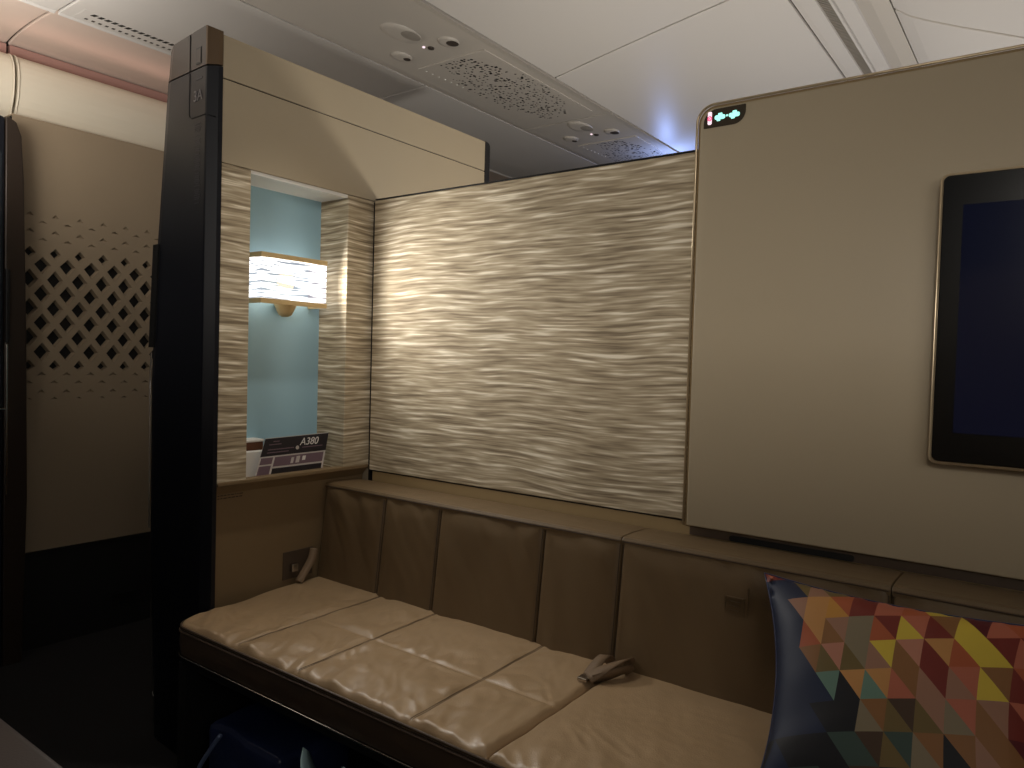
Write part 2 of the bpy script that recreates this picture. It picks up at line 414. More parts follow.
# ------------------------------------------------------------------ door post
def interp(t, z):
    for (z0, x0), (z1, x1) in zip(t, t[1:]):
        if z0 <= z <= z1: return x0+(x1-x0)*(z-z0)/(z1-z0)
    return t[-1][1] if z > t[-1][0] else t[0][1]
XL = [(0, -2.132), (.3, -2.150), (.6, -2.168), (1.06, -2.173), (1.46, -2.148), (1.73, -2.120), (1.93, -2.100), (1.99, -2.088)]
pt = thing('door_post', 'tall narrow navy black suite door post with bronze cap marked 3A', 'door post', (-2.0, 1.13, 0))
def ring(z, o=0.):
    xl = interp(XL, z)
    return [(-1.838, 1.1435), (-1.840, 1.132), (-1.864, 1.113), (-1.870, 1.112), (xl+.035, 1.123), (xl+.012, 1.128), (xl+.001, 1.136), (xl, 1.1435)]
def post_part(name, zs, mats, par, topfun=None):
    bm = bmesh.new(); rows = []
    for z in zs:
        rr = ring(z); rows.append([bm.verts.new((x, y, (topfun(x, z) if topfun else z))) for x, y in rr])
    for a, b in zip(rows, rows[1:]):
        for k in range(len(a)):
            f = bm.faces.new((a[k], a[(k+1) % 8], b[(k+1) % 8], b[k])); f.material_index = 1 if k in (0, 1, 2) and len(mats) > 1 else 0
    bm.faces.new(rows[0][::-1]); bm.faces.new(rows[-1])
    return build(name, bm, None, par, False, mats)
post_part('post_body', [0, .15, .3, .45, .6, .75, .9, 1.06, 1.2, 1.33, 1.46, 1.6, 1.73, 1.83, 1.918], [M['post']], pt)
def tf(x, z):
    if z < 1.95: return z
    return 2.026 - .45*max(0, x+1.868) - .02*max(0, -1.9-x) - .55*max(0, -2.045-x) - 1.6*max(0, -2.075-x) - (2.0-z)
post_part('post_cap', [1.922, 1.95, 1.97, 1.99, 1.9965, 2.0], [M['post_top'], M['facet']], pt, tf)
def ypost(x): return 1.112+(x+1.870)/(-.21)*.011
def face_bits(bm, x0, x1, z0, z1, d0=.0008, d1=.002):
    ya, yb = ypost(x0), ypost(x1)
    v = []
    for dy in (-d0, d1):
        for x, y, z in ((x0, ya, z0), (x1, yb, z0), (x1, yb, z1), (x0, ya, z1)): v.append(bm.verts.new((x, y+dy, z)))
    for f in ((0,1,2,3),(7,6,5,4),(0,4,5,1),(1,5,6,2),(2,6,7,3),(3,7,4,0)): bm.faces.new([v[i] for i in f])
# indicator plate with seam line round it
bm = bmesh.new()
tube(bm, [(-1.955, ypost(-1.955)-.0003, 1.916), (-1.955, ypost(-1.955)-.0003, 1.805), (-1.951, ypost(-1.951)-.0003, 1.795), (-1.941, ypost(-1.941)-.0003, 1.790), (-1.870, ypost(-1.870)-.0003, 1.790), (-1.842, 1.126, 1.782)], .0014, 6)
tube(bm, [(-1.955, ypost(-1.955)-.0003, 1.918), (-1.955, ypost(-1.955)-.0003, 2.02)], .0012, 6)
build('plate_seam', bm, M['slot'], pt)
bm = bmesh.new(); face_bits(bm, -1.920, -1.892, 1.931, 1.975, .001); build('call_button', bm, M['edge'], pt)
bm = bmesh.new(); face_bits(bm, -1.917, -1.895, 1.935, 1.971, .0018, 0); build('button_face', bm, M['post_top'], pt)
ang = math.atan2(-.011, .21)
RP = Matrix.Rotation(ang, 4, 'Z') @ Matrix.Rotation(PI/2, 4, 'X')
text('3A', .042, M['ink'], pt, 'lettering', Vector((-1.907, ypost(-1.907)-.0015, 1.845)), RP)
bm = bmesh.new(); face_bits(bm, -1.922, -1.885, 1.889, 1.8935); build('faint_line', bm, M['dim_ink'], pt)
bm = bmesh.new(); random.seed(5); z = 1.770
while z > 1.555:
    w = random.uniform(.018, .034); face_bits(bm, -1.908-w/2, -1.905+w/2, z, z+.0022, .0006); z -= random.choice((.0048, .0048, .006, .011))
build('faint_print', bm, M['dim_ink'], pt)
# pull handle and bright edge strip down the aisle side of the post
bm = bmesh.new()
for z0, z1 in ((1.16, 1.30), (1.30, 1.46)):
    xa, xb = interp(XL, z0), interp(XL, z1)
    v = []
    for y in (1.118, 1.134):
        for x, z in ((xa+.004, z0), (xa+.032, z0), (xb+.032, z1), (xb+.004, z1)): v.append(bm.verts.new((x, y, z)))
    for f in ((0,1,2,3),(7,6,5,4),(0,4,5,1),(1,5,6,2),(2,6,7,3),(3,7,4,0)): bm.faces.new([v[i] for i in f])
build('pull_handle', bm, M['slot'], pt)
bm = bmesh.new(); tube(bm, [(interp(XL, z)-.003, 1.131, z) for z in (.62, .75, .9, 1.06, 1.145)], .0022, 8)
tube(bm, [(interp(XL, .4)-.0005, 1.131, .40), (interp(XL, .15)-.0005, 1.131, .13), (-2.132, 1.131, .115), (-2.131, 1.131, .04)], .0014, 8)
build('edge_strip', bm, M['chrome'], pt)

# ------------------------------------------------------------------ far side of the aisle
# perforated partition: a lattice of diamond cells, holes open on a dark core
pp = thing('perforated_partition', 'taupe partition across the aisle pierced with rows of diamond holes', 'partition', (-3.1, 2.0, 0))
XP = -3.1; PY0, PY1, PZ0, PZ1 = 1.09, 3.4, .375, 1.995
hy, hz = .044, .0278      # half spacing in Y, row step in Z
cy0, cz0 = 1.195, 1.463
sizes = {-5: .30, -4: .34, -3: .36, -2: .36, -1: .45, 7: .45, 8: .36, 9: .34, 10: .32, 11: .28}
def warp(z):
    r = (cz0-z)/(2*hz)      # dimple rows close up above and below the full holes
    tab = [(-30, -24.2), (-5, -3.25), (-4, -2.83), (-3, -2.16), (-2, -1.66), (-1, -.8), (0, 0), (7, 6.9), (8, 7.5), (9, 8.05), (10, 8.7), (11, 9.15), (40, 38)]
    for (a, b), (c, d) in zip(tab, tab[1:]):
        if a <= r <= c: return cz0-(b+(d-b)*(r-a)/(c-a))*2*hz
    return z
def hole(r):
    if 0 <= r <= 6: return .66
    return sizes.get(r, 0)
bm = bmesh.new()
for r in range(-24, 44):
    for k in range(-3, 28):
        cy = cy0+k*2*hy+(hy if r % 2 else 0); cz = cz0-r*2*hz
        if cy < PY0-.1 or cy > 1.95 or cz < PZ0-.3 or cz > PZ1+.3: continue
        H = 2*hz
        o = [(cy, cz+H), (cy+hy, cz), (cy, cz-H), (cy-hy, cz)]
        ov = [bm.verts.new((XP, a, b)) for a, b in o]
        s = hole(r)
        if s == 0: bm.faces.new(ov); continue
        iv = [bm.verts.new((XP, cy+(a-cy)*s, cz+(b-cz)*s)) for a, b in o]
        big = s > .4
        dep = .022 if big else .008
        sx = .8 if big else .45
        if not big: iv[2].co.z = cz-.1*s*H
        dv = [bm.verts.new((XP-dep, cy+(a-cy)*s*sx, cz+(b-cz)*s*sx)) for a, b in o]
        for i in range(4):
            j = (i+1) % 4
            bm.faces.new((ov[i], ov[j], iv[j], iv[i])); bm.faces.new((iv[i], iv[j], dv[j], dv[i]))
        f = bm.faces.new(dv); f.material_index = 1 if big else 0
bmesh.ops.remove_doubles(bm, verts=bm.verts, dist=.0003)
for v in bm.verts: v.co.z = warp(v.co.z)
for co, no in (((0, PY0, 0), (0, -1, 0)), ((0, 1.9, 0), (0, 1, 0)), ((0, 0, PZ0), (0, 0, -1)), ((0, 0, PZ1), (0, 0, 1))):
    bmesh.ops.bisect_plane(bm, geom=bm.verts[:]+bm.edges[:]+bm.faces[:], plane_co=co, plane_no=no, clear_outer=True)
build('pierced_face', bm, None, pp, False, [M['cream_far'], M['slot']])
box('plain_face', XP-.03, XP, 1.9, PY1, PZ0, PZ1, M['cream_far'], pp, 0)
box('core', XP-.08, XP-.024, PY0, PY1, 0, PZ1, M['black'], pp, 0)
box('kick_board', XP-.03, XP+.002, PY0, PY1, .0, PZ0-.004, M['black'], pp, .001)
box('kick_rail', XP-.02, XP+.006, PY0, PY1, PZ0-.012, PZ0-.002, M['edge'], pp, .001)
box('top_rail', XP-.08, XP+.001, PY0, PY1, PZ1-.001, PZ1+.006, M['cream_far'], pp, .002)
box('vent_slot', XP+.002, XP+.004, 1.46, 1.60, .10, .14, M['edge'], pp, 0)

fd = thing('far_suite_door', 'dark sliding suite door with bronze edge across the aisle at far left', 'door', (-3.0, .9, 0))
bm = bmesh.new(); prism(bm, [(1.036, 0), (1.098, 0), (1.112, .6), (1.106, 1.2), (1.094, 1.75), (1.086, 1.90), (1.07, 1.945), (1.05, 1.957), (1.036, 1.957)], 0, -3.07, -3.0, .004)
build('door_edge', bm, M['post_top'], fd, False)
bm = bmesh.new(); prism(bm, rrect(.4, 1.034, 0, 1.957, (0, 0, .01, 0)), 0, -3.06, -3.004, .003)
build('door_leaf', bm, M['post'], fd)
bm = bmesh.new(); prism(bm, rrect(.45, 1.026, .93, 1.845, .02), 0, -3.006, -3.001, .002)
build('smoked_panel', bm, M['glass_blue'], fd)
bm = bmesh.new(); bx(bm, -3.004, -2.990, 1.036, 1.050, 1.165, 1.425, .003); build('pull_handle', bm, M['slot'], fd)
bm = bmesh.new(); bx(bm, -3.002, -2.994, 1.040, 1.046, .62, 1.16, .001); bx(bm, -3.003, -2.998, .5, 1.04, .925, .932, .001); build('chrome_strip', bm, M['chrome'], fd)

# ------------------------------------------------------------------ ceiling
def sheet(name, prof, y0, y1, m, th=.012, bev=.003, parent=None):
    """a panel whose X-Z profile runs along Y; thickness goes up"""
    bm = bmesh.new(); n = len(prof)
    prism(bm, list(prof)+[(x, z+th) for x, z in prof[::-1]], 1, y0, y1, bev)
    o = build(name, bm, m, parent)
    return o
YC0, YC1 = -1.3, 6.0
ce = bpy.data.objects.new('ceiling', None); COL.objects.link(ce); struct(ce)
def curve3(p0, p1, p2, n=8):
    return [((1-t)**2*p0[0]+2*t*(1-t)*p1[0]+t*t*p2[0], (1-t)**2*p0[1]+2*t*(1-t)*p1[1]+t*t*p2[1]) for t in [k/n for k in range(n+1)]]
box('backing', -4.2, 1.3, YC0, YC1, 2.52, 2.56, M['gap'], ce, 0)
slope = curve3((-1.679, 2.297), (-1.25, 2.38), (-.815, 2.443))
for ya, yb in ((YC0, 2.512), (2.519, YC1)):
    sheet('sloping_panel', slope, ya, yb, M['ceiling'], parent=ce)
sheet('side_panel', [(-2.63, 2.292), (-2.42, 2.298), (-2.198, 2.300)], YC0, 2.30, M['ceiling'], parent=ce)
sheet('side_panel', [(-2.63, 2.292), (-2.42, 2.298), (-2.198, 2.300)], 2.305, YC1, M['ceiling'], parent=ce)
for ya, yb in ((YC0, 1.112), (1.120, YC1)):
    sheet('ledge_panel', [(-2.80, 2.290), (-2.79, 2.296), (-2.632, 2.296)], ya, yb, M['ceiling'], parent=ce)
    sheet('cove_panel', curve3((-3.23, 2.288), (-3.05, 2.325), (-2.79, 2.306)), ya, yb, M['pink'], parent=ce)
box('joint_filler', -1.70, -1.66, YC0, YC1, 2.304, 2.32, M['gap'], ce, 0)
box('joint_filler', -2.21, -2.18, YC0, YC1, 2.308, 2.32, M['gap'], ce, 0)
# right of the sloping panel: air slot trim, brown band, curved side panels
sheet('slot_trim', [(-.812, 2.455), (-.790, 2.452), (-.785, 2.440), (-.735, 2.440), (-.732, 2.446)], YC0, YC1, M['ceiling'], parent=ce)
sheet('slot_trim', [(-.700, 2.446), (-.697, 2.440), (-.688, 2.440), (-.684, 2.446)], YC0, YC1, M['ceiling'], parent=ce)
sheet('flat_panel', [(-.680, 2.440), (-.625, 2.436), (-.61, 2.42)], YC0, YC1, M['ceiling'], parent=ce)
sheet('brown_band', [(-.61, 2.42), (-.56, 2.40), (-.505, 2.395)], YC0, YC1, M['service'], parent=ce)
side = [(-.502, 2.40), (-.45, 2.362), (-.408, 2.340), (-.305, 2.292), (-.128, 2.215), (.10, 2.12), (.4, 1.96), (.8, 1.75), (1.19, 1.5)]
for ya, yb in ((YC0, 2.842), (2.856, YC1)):
    sheet('curved_panel', side, ya, yb, M['ceiling'], bev=.004, parent=ce)
sheet('seam_filler', [(x, z+.006) for x, z in side], 2.836, 2.862, M['service'], .006, 0, ce)

gr = thing('air_grille', 'long ribbed air grille running along the ceiling at upper right', 'air vent', (-.716, 2.4, 2.446))
bm = bmesh.new(); bx(bm, -.733, -.699, YC0, YC1, 2.452, 2.456); build('grille_back', bm, M['gap'], gr)
bm = bmesh.new()
y = 2.0
while y < 5.0: bx(bm, -.732, -.700, y, y+.006, 2.444, 2.452); y += .014
build('grille_ribs', bm, M['vent'], gr)
g2 = thing('slotted_grille', 'dark slotted air grille in the ceiling at upper left', 'air vent', (-2.72, 1.35, 2.29))
bm = bmesh.new(); bx(bm, -2.785, -2.69, 1.16, 2.3, 2.2955, 2.3, .0003); build('grille_plate', bm, M['ceiling'], g2)
bm = bmesh.new(); y = 1.19
while y < 2.2:
    v = [(-2.722, y), (-2.702, y+.006), (-2.702, y+.020), (-2.722, y+.014)]
    prism(bm, v, 2, 2.2948, 2.2956); y += .023
build('slot_row', bm, M['slot'], g2)
bm = bmesh.new(); y = 1.19
while y < 2.2: bx(bm, -2.768, -2.756, y, y+.010, 2.2948, 2.2956); y += .023
build('small_slot_row', bm, M['gap'], g2)

# service units: rounded panel with gaspers, lights and a pierced speaker field
def service_unit(y0, y1, label, yo):
    su = thing('service_unit', label, 'service unit', (-1.94, (y0+y1)/2, 2.30), 'overhead service units')
    bm = bmesh.new(); prism(bm, [(-2.192, 2.302), (-2.16, 2.299), (-1.72, 2.299), (-1.690, 2.294), (-1.690, 2.31), (-2.192, 2.316)], 1, y0, y1, .002)
    build('service_panel', bm, M['service'], su)
    # oval lamp bowl, two gaspers, small call button
    def disc(name, cx, cy, rx, ry, prof, m, par=su):
        bm = bmesh.new(); n = 28; rings = []
        for s, h in prof:
            rings.append([bm.verts.new((cx+rx*s*math.cos(2*PI*k/n), cy+ry*s*math.sin(2*PI*k/n), 2.299+h*.55)) for k in range(n)])
        for A, B in zip(rings, rings[1:]):
            for k in range(n): bm.faces.new((A[k], A[(k+1) % n], B[(k+1) % n], B[k]))
        bm.faces.new(rings[-1]); return build(name, bm, m, par, True)
    disc('lamp_bowl', -1.917, yo+.0, .050, .085, [(1.03, 0), (1, -.004), (.92, -.010), (.7, -.013), (.4, -.014)], M['service'])
    disc('lamp_lens', -1.895, yo+.025, .028, .045, [(1, -.0125), (.9, -.0145)], M['vent'])
    disc('air_nozzle', -2.060, yo+.145, .036, .046, [(1, 0), (.95, -.008), (.7, -.013), (.45, -.014)], M['service'])
    disc('nozzle_core', -2.050, yo+.165, .013, .016, [(1, -.0135), (.8, -.018)], M['gap'])
    disc('air_nozzle', -1.822, yo+.145, .036, .044, [(1, 0), (.95, -.008), (.72, -.011), (.6, -.012)], M['service'])
    disc('nozzle_core', -1.812, yo+.155, .022, .026, [(1, -.0115), (.8, -.014)], M['gap'])
    disc('status_light', -1.93, yo+.130, .006, .006, [(1, 0), (.8, -.006)], M['lwhite'])
    disc('button', -1.912, yo+.150, .012, .014, [(1, 0), (.9, -.008)], M['gap'])
    # pierced field
    bm = bmesh.new(); bx(bm, -2.090, -1.752, yo+.265, yo+1.06, 2.2955, 2.300, .002); fl_ = build('speaker_plate', bm, M['service'], su)
    bm = bmesh.new(); random.seed(11)
    for i in range(17):
        for j in range(42):
            x = -2.075+i*.019+random.uniform(-.005, .005); y = yo+.29+j*.0185+random.uniform(-.005, .005)
            u = (x+1.92)/.155; v = (y-(yo+.66))/.38
            a = u*.6+v*.9
            if abs(u) > 1 or abs(v) > 1 or abs(u)+abs(v) > 1.45-.15*random.random(): continue
            if random.random() < .35: continue
            s = random.uniform(.0034, .0078); t = random.choice((.6, 1, 1.5)); w = random.uniform(0, PI)
            pts = []
            for q in range(4):
                A = w+q*PI/2; rr = s*(t if q % 2 else 1)
                pts.append((x+rr*math.cos(A), y+rr*math.sin(A)))
            vv = [bm.verts.new((p[0], p[1], 2.2952)) for p in pts]; bm.faces.new(vv)
    ho = build('speaker_holes', bm, M['edge'], fl_); ho['kind'] = 'stuff'
    for q in range(7):
        bm = bmesh.new(); lathe(bm, [(.004, 0), (.003, -.002)], (-2.075+.002*q, yo+.30+q*.035, 2.2955), 8)
        build('rivet', bm, M['white'], fl_)
service_unit(.35, 1.36, 'ceiling service unit nearest, cut by the top frame edge', .4) if False else None
service_unit(1.30, 3.00, 'ceiling service unit with bowl lamp and pierced speaker field, the nearer one', 1.88)
service_unit(3.005, 5.4, 'farther ceiling service unit just above the divider screen', 3.10)

# overhead bins over the far side of the aisle
binp = curve3((-3.20, 2.240), (-3.13, 2.235), (-3.135, 2.12), 8)+curve3((-3.135, 2.12), (-3.14, 2.02), (-3.24, 1.93), 8)[1:]
def bin_(y0, y1, label):
    t = thing('overhead_bin', label, 'overhead bin', (-3.3, (y0+y1)/2, 1.93), 'overhead bins across the aisle')
    bm = bmesh.new(); prism(bm, binp+[(-3.7, 1.92), (-3.7, 2.24)], 1, y0, y1, .008, 3)
    build('bin_door', bm, M['bin'], t)
    box('bin_recess', -3.6, -3.215, y0, y1, 2.2405, 2.284, M['rose'], t, 0)
    bm = bmesh.new(); tube(bm, [(x+.002, y0+.002 if y0 > 1 else y1-.002, z) for x, z in binp], .003, 6); build('bin_edge', bm, M['bin'], t, True)
bin_(-.8, 1.110, 'cream overhead bin at the far left edge, left of the shiny joint')
bin_(1.122, 2.9, 'long cream overhead bin behind the door post')

# ------------------------------------------------------------------ bench
be = thing('bench_seat', 'long tan leather bench with quilted cushion and padded back', 'bench', (-.8, 1.3, 0))
ZT = .452; BX0, BX1, BY0, BY1 = -1.834, -.789, 1.022, 1.545
def dseg(x, y, s):
    (ax, ay), (bx_, by) = s; dx, dy = bx_-ax, by-ay
    t = max(0, min(1, ((x-ax)*dx+(y-ay)*dy)/(dx*dx+dy*dy))); return math.hypot(x-ax-t*dx, y-ay-t*dy)
def nz(x, y, s=0.): return noise.noise(Vector((x, y, s)))
HF = []
def cushion(name, x0, x1, segs, rc):
    """quilted pad: height falls to the seams and rolls over the rim, with creases pulling off the seams"""
    bm = bmesh.new(); nu = int((x1-x0)/.0045); nv = int((BY1-BY0)/.0045)
    def f(u, v):
        x = x0+(x1-x0)*u; y = BY0+(BY1-BY0)*v
        if rc:   # rounded front left corner
            cx, cy = x0+rc, BY0+rc
            if x < cx and y < cy:
                a = max(cx-x, cy-y)
                if a > 0:
                    d = math.hypot(cx-x, cy-y); k = a/d if d else 1
                    x = cx-(cx-x)*k; y = cy-(cy-y)*k
                de = rc-math.hypot(cx-x, cy-y) if (cx-x > 0 and cy-y > 0) else min(x-x0, y-BY0)
            else: de = min(x-x0, y-BY0)
            de = min(de, x1-x, BY1-y)
        else: de = min(x-x0, y-BY0, x1-x, BY1-y)
        ds = min([dseg(x, y, s) for s in segs]+[9])
        z = ZT - .016*(1-min(1, max(0, de)/.017))**2.2
        z -= .004*math.exp(-(ds/.005)**1.3) + .002*math.exp(-ds/.03)
        z += .003*sstep(0, .10, min(ds, de))
        # creases fanning from the front rim and from the seams
        fr = math.exp(-max(0, y-BY0)/.16)
        w = nz(x*19+y*9, y*5.5, 3)*.0105*fr + nz(x*40+y*16, y*7, 8)*.0024*fr
        w += nz(x*9+y*3, y*11-x*3, 1)*.0085*(.35+math.exp(-ds/.05))
        w += (abs(nz(x*16-y*7, y*14+x*4, 5))-.25)*.0085*math.exp(-ds/.07)
        w += nz(x*60, y*60, 6)*.0004
        w += (.22-abs(nz(x*24+y*15+nz(x*6, y*6, 2)*2, y*10-x*5, 11)))*.0075*(fr+.6*math.exp(-ds/.05))
        w *= 1-.92*math.exp(-(ds/.012)**2)
        z += w*sstep(0, .014, de)
        if rc: x -= .030*sstep(1.16, 1.46, y)*max(0, 1-(x-x0)/.2)
        return (x, y, z)
    HF.append(lambda x, y: f((x-x0)/(x1-x0), (y-BY0)/(BY1-BY0))[2])
    vs = grid(bm, nu, nv, f)
    # close down to the underside
    rim = [vs[i][0] for i in range(nu+1)]+[vs[nu][j] for j in range(1, nv+1)]+[vs[i][nv] for i in range(nu-1, -1, -1)]+[vs[0][j] for j in range(nv-1, 0, -1)]
    low = [bm.verts.new((v.co.x, v.co.y, .425)) for v in rim]; n = len(rim)
    for i in range(n): bm.faces.new((rim[i], rim[(i+1) % n], low[(i+1) % n], low[i]))
    bm.faces.new(low)
    return build(name, bm, M['leather'], be, True)
segsL = [((-1.560, BY0), (-1.572, BY1)), ((-1.330, BY0), (-1.352, BY1)), ((-.983, BY0), (-.995, BY1)), ((-1.57, 1.268), (-.79, 1.258))]
cl = cushion('seat_cushion', BX0, BX1, segsL, .055)
cr = cushion('seat_cushion', BX1+.002, .66, [((-.16, BY0), (-.16, BY1))], 0)
# stitches in the seams
def zc(x, y): return ZT+.001
for s in segsL[:3]:
    (ax, ay), (bx2, by2) = s
    for o_ in (-.0026, .0026):
        bm = bmesh.new()
        pts = [(ax+(bx2-ax)*t+o_, ay+(by2-ay)*t, HF[0](ax+(bx2-ax)*t+o_, ay+(by2-ay)*t)+.0003) for t in [k/90 for k in range(2, 88)]]
        tube(bm, pts, .0007, 5)
        build('seam_thread', bm, M['thread'], cl)
bm = bmesh.new()
k = -1.56
while k < -.80:
    y = 1.2675-(k+1.57)*.0128; z_ = HF[0](k+.0017, y); bx(bm, k, k+.0035, y-.0006, y+.0006, z_-.001, z_+.0008); k += .006
build('cross_stitching', bm, M['pale_thread'], cl)
# piping round the rim, front band, trim rail
def rim_path(x0, x1, off, z, rc=.055, n=8):
    p = [(x0-off, 1.50, z)]
    p += [(x0+rc-(rc+off)*math.cos(a/n*PI/2), BY0+rc-(rc+off)*math.sin(a/n*PI/2), z) for a in range(n+1)]
    p += [(x1, BY0-off, z)]
    return p
bm = bmesh.new(); tube(bm, rim_path(BX0, .66, .0005, ZT-.014), .0032, 8); tube(bm, rim_path(BX0, .66, .0035, ZT-.024), .0028, 8)
build('piping', bm, M['leather_band'], be, True)
bm = bmesh.new(); tube(bm, rim_path(BX0, .66, .0025, ZT-.019), .0016, 6); build('piping_thread', bm, M['thread'], be)
bm = bmesh.new()
path = []
P1 = rim_path(BX0, .66, 0, 0)
# subdivide long runs so the band can ripple
Q = []
for a, b in zip(P1, P1[1:]):
    L_ = math.dist(a, b); n = max(1, int(L_/.012))
    for k in range(n): Q.append(tuple(a[i]+(b[i]-a[i])*k/n for i in range(3)))
Q.append(P1[-1])
rows = []
cxm, cym = -1.0, 1.3
for p in Q:
    col = []
    for j in range(9):
        t = j/8; z = ZT-.024-.062*t
        bul = .004*math.sin(PI*t)+.0022*nz(p[0]*22+p[1]*22, t*2.2, 4)*math.sin(PI*t)
        if p[1] > BY0+.055: nrm = (-1, 0)
        elif p[0] > BX0+.055: nrm = (0, -1)
        else:
            d = math.hypot(p[0]-BX0-.055, p[1]-BY0-.055); nrm = ((p[0]-BX0-.055)/d, (p[1]-BY0-.055)/d)
        col.append(bm.verts.new((p[0]+nrm[0]*bul, p[1]+nrm[1]*bul, z)))
    rows.append(col)
for a, b in zip(rows, rows[1:]):
    for j in range(8): bm.faces.new((a[j], b[j], b[j+1], a[j+1]))
back = []
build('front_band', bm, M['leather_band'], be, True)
box('cushion_core', BX0+.06, .65, BY0+.03, 1.54, .372, .43, M['leather_band'], be, 0)
bm = bmesh.new(); tube(bm, rim_path(BX0, .66, .004, .364), .0022, 8); build('metal_trim', bm, M['chrome'], be, True)
box('seat_pan', BX0+.02, .66, BY0+.012, 1.66, .33, .362, M['black'], be, .004)
box('underseat_back', BX0+.02, .66, 1.56, 1.60, 0, .33, M['black'], be, 0)
box('end_shade_board', -1.836, -1.80, 1.04, 1.56, 0, .33, M['black'], be, 0)  # black board added to darken the space under the bench end
box('support_wall', -.70, -.66, 1.10, 1.56, 0, .33, M['black'], be, 0)
# padded back: upright front panels under continuous top strips
def yb(z): return 1.506+(z-.44)*.115
def back_panel(x0, x1, seed):
    bm = bmesh.new(); nu = max(8, int((x1-x0)/.008)); nv = 44
    def f(u, v):
        x = x0+(x1-x0)*u; z = .43+.312*v
        de = min((x-x0), (x1-x), (.742-z)+.002)
        y = yb(z) + .007*(1-min(1, de/.008))**2 - .006*sstep(0, .06, de)
        w = nz(x*15+z*6, z*4.5, seed)*.0085 + nz(x*34+z*20, z*9, seed+2)*.003
        y -= w*sstep(0, .03, de)*(.4+.6*sstep(.45, .72, z))
        return (x, y, z)
    vs = grid(bm, nu, nv, f)
    rim = [vs[i][0] for i in range(nu+1)]+[vs[nu][j] for j in range(1, nv+1)]+[vs[i][nv] for i in range(nu-1, -1, -1)]+[vs[0][j] for j in range(nv-1, 0, -1)]
    low = [bm.verts.new((v.co.x, yb(v.co.z)+.05, v.co.z)) for v in rim]; n = len(rim)
    for i in range(n): bm.faces.new((rim[i], rim[(i+1) % n], low[(i+1) % n], low[i]))
    bm.faces.new(low)
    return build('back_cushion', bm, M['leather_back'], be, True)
XS = [-1.864, -1.592, -1.372, -1.022, -.803, -.234, .30, .66]
for i, (a, b) in enumerate(zip(XS, XS[1:])):
    p = back_panel(a+.0008, b-.0008, 10+i*3)
    if i < 6:
        for o_ in (-.0045, .0045):
            bm = bmesh.new(); tube(bm, [(b+o_, yb(z)+.0025, z) for z in (.45, .52, .6, .68, .735)], .0008, 5)
            build('seam_thread', bm, M['thread'], p)
TS = [-1.864, -.803, -.234, .66]
for a, b in zip(TS, TS[1:]):
    bm = bmesh.new()
    pr = [(yb(.74)-.001, .728), (yb(.74)-.003, .738), (yb(.74)+.001, .7445), (yb(.74)+.012, .7465), (1.60, .747), (1.66, .7445), (1.690, .740), (1.694, .70), (1.60, .66), (1.58, .70)]
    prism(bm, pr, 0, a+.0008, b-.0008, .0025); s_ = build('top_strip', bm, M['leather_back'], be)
    bm = bmesh.new(); tube(bm, [(a+.004, yb(.74)-.0035, .7355), (b-.004, yb(.74)-.0035, .7355)], .0012, 6); build('edge_thread', bm, M['thread'], s_)
# stitched square on the back
bm = bmesh.new(); sy = yb(.64)-.0085
for (x0, x1, z0, z1) in ((-.545, -.505, .6655, .6665), (-.545, -.505, .6295, .6305), (-.5455, -.5445, .63, .666), (-.5055, -.5045, .63, .666), (-.497, -.4962, .62, .69)):
    bx(bm, x0, x1, sy-.001, sy+.004, z0, z1)
for r_ in range(3): bx(bm, -.538, -.512, sy-.001, sy+.004, .638+r_*.009, .6392+r_*.009)
build('stitched_mark', bm, M['leather_back'], be)

# ------------------------------------------------------------------ belts
def strap(bm, pts, w, th=.0022, side=(1, 0, 0)):
    pts = [Vector(p) for p in pts]; s = Vector(side).normalized(); rows = []
    for i, p in enumerate(pts):
        t = (pts[min(i+1, len(pts)-1)]-pts[max(0, i-1)]).normalized(); ss = (s-t*s.dot(t)).normalized(); n = t.cross(ss)
        rows.append([bm.verts.new(p+ss*a*w/2+n*b*th/2) for a, b in ((-1, -1), (1, -1), (1, 1), (-1, 1))])
    for a, b in zip(rows, rows[1:]):
        for k in range(4): bm.faces.new((a[k], a[(k+1) % 4], b[(k+1) % 4], b[k]))
    bm.faces.new(rows[0][::-1]); bm.faces.new(rows[-1])
def sm(pts, n=5):
    P = [Vector(p) for p in pts]; P = [P[0]]+P+[P[-1]]; out = []
    for i in range(1, len(P)-2):
        for k in range(n):
            t = k/n; a, b, c, d = P[i-1:i+3]
            out.append(.5*((2*b)+(-a+c)*t+(2*a-5*b+4*c-d)*t*t+(-a+3*b-3*c+d)*t**3))
    out.append(P[-2]); return out
sb = thing('seat_belt', 'taupe seat belt loop tucked between the cushions at the middle', 'seat belt', (-.79, 1.45, .455))
bm = bmesh.new()
strap(bm, sm([(-.800, 1.512, .440), (-.805, 1.500, .470), (-.800, 1.470, .486), (-.800, 1.435, .480), (-.802, 1.400, .462)]), .026, .003, (1, .25, .1))
strap(bm, sm([(-.760, 1.512, .440), (-.752, 1.495, .478), (-.750, 1.465, .490), (-.768, 1.425, .482), (-.795, 1.390, .462)]), .028, .003, (.8, .5, .3))
strap(bm, sm([(-.755, 1.508, .440), (-.742, 1.475, .468), (-.750, 1.440, .472), (-.788, 1.398, .458)]), .026, .003, (.6, .3, .9))
build('webbing', bm, M['webbing'], sb, True)
bm = bmesh.new(); bx(bm, -.818, -.794, 1.378, 1.400, .455, .463, .002); build('buckle_tongue', bm, M['chrome'], sb)
s2 = thing('seat_belt', 'taupe seat belt hanging in the dark corner at the left end', 'seat belt', (-1.82, 1.46, .46))
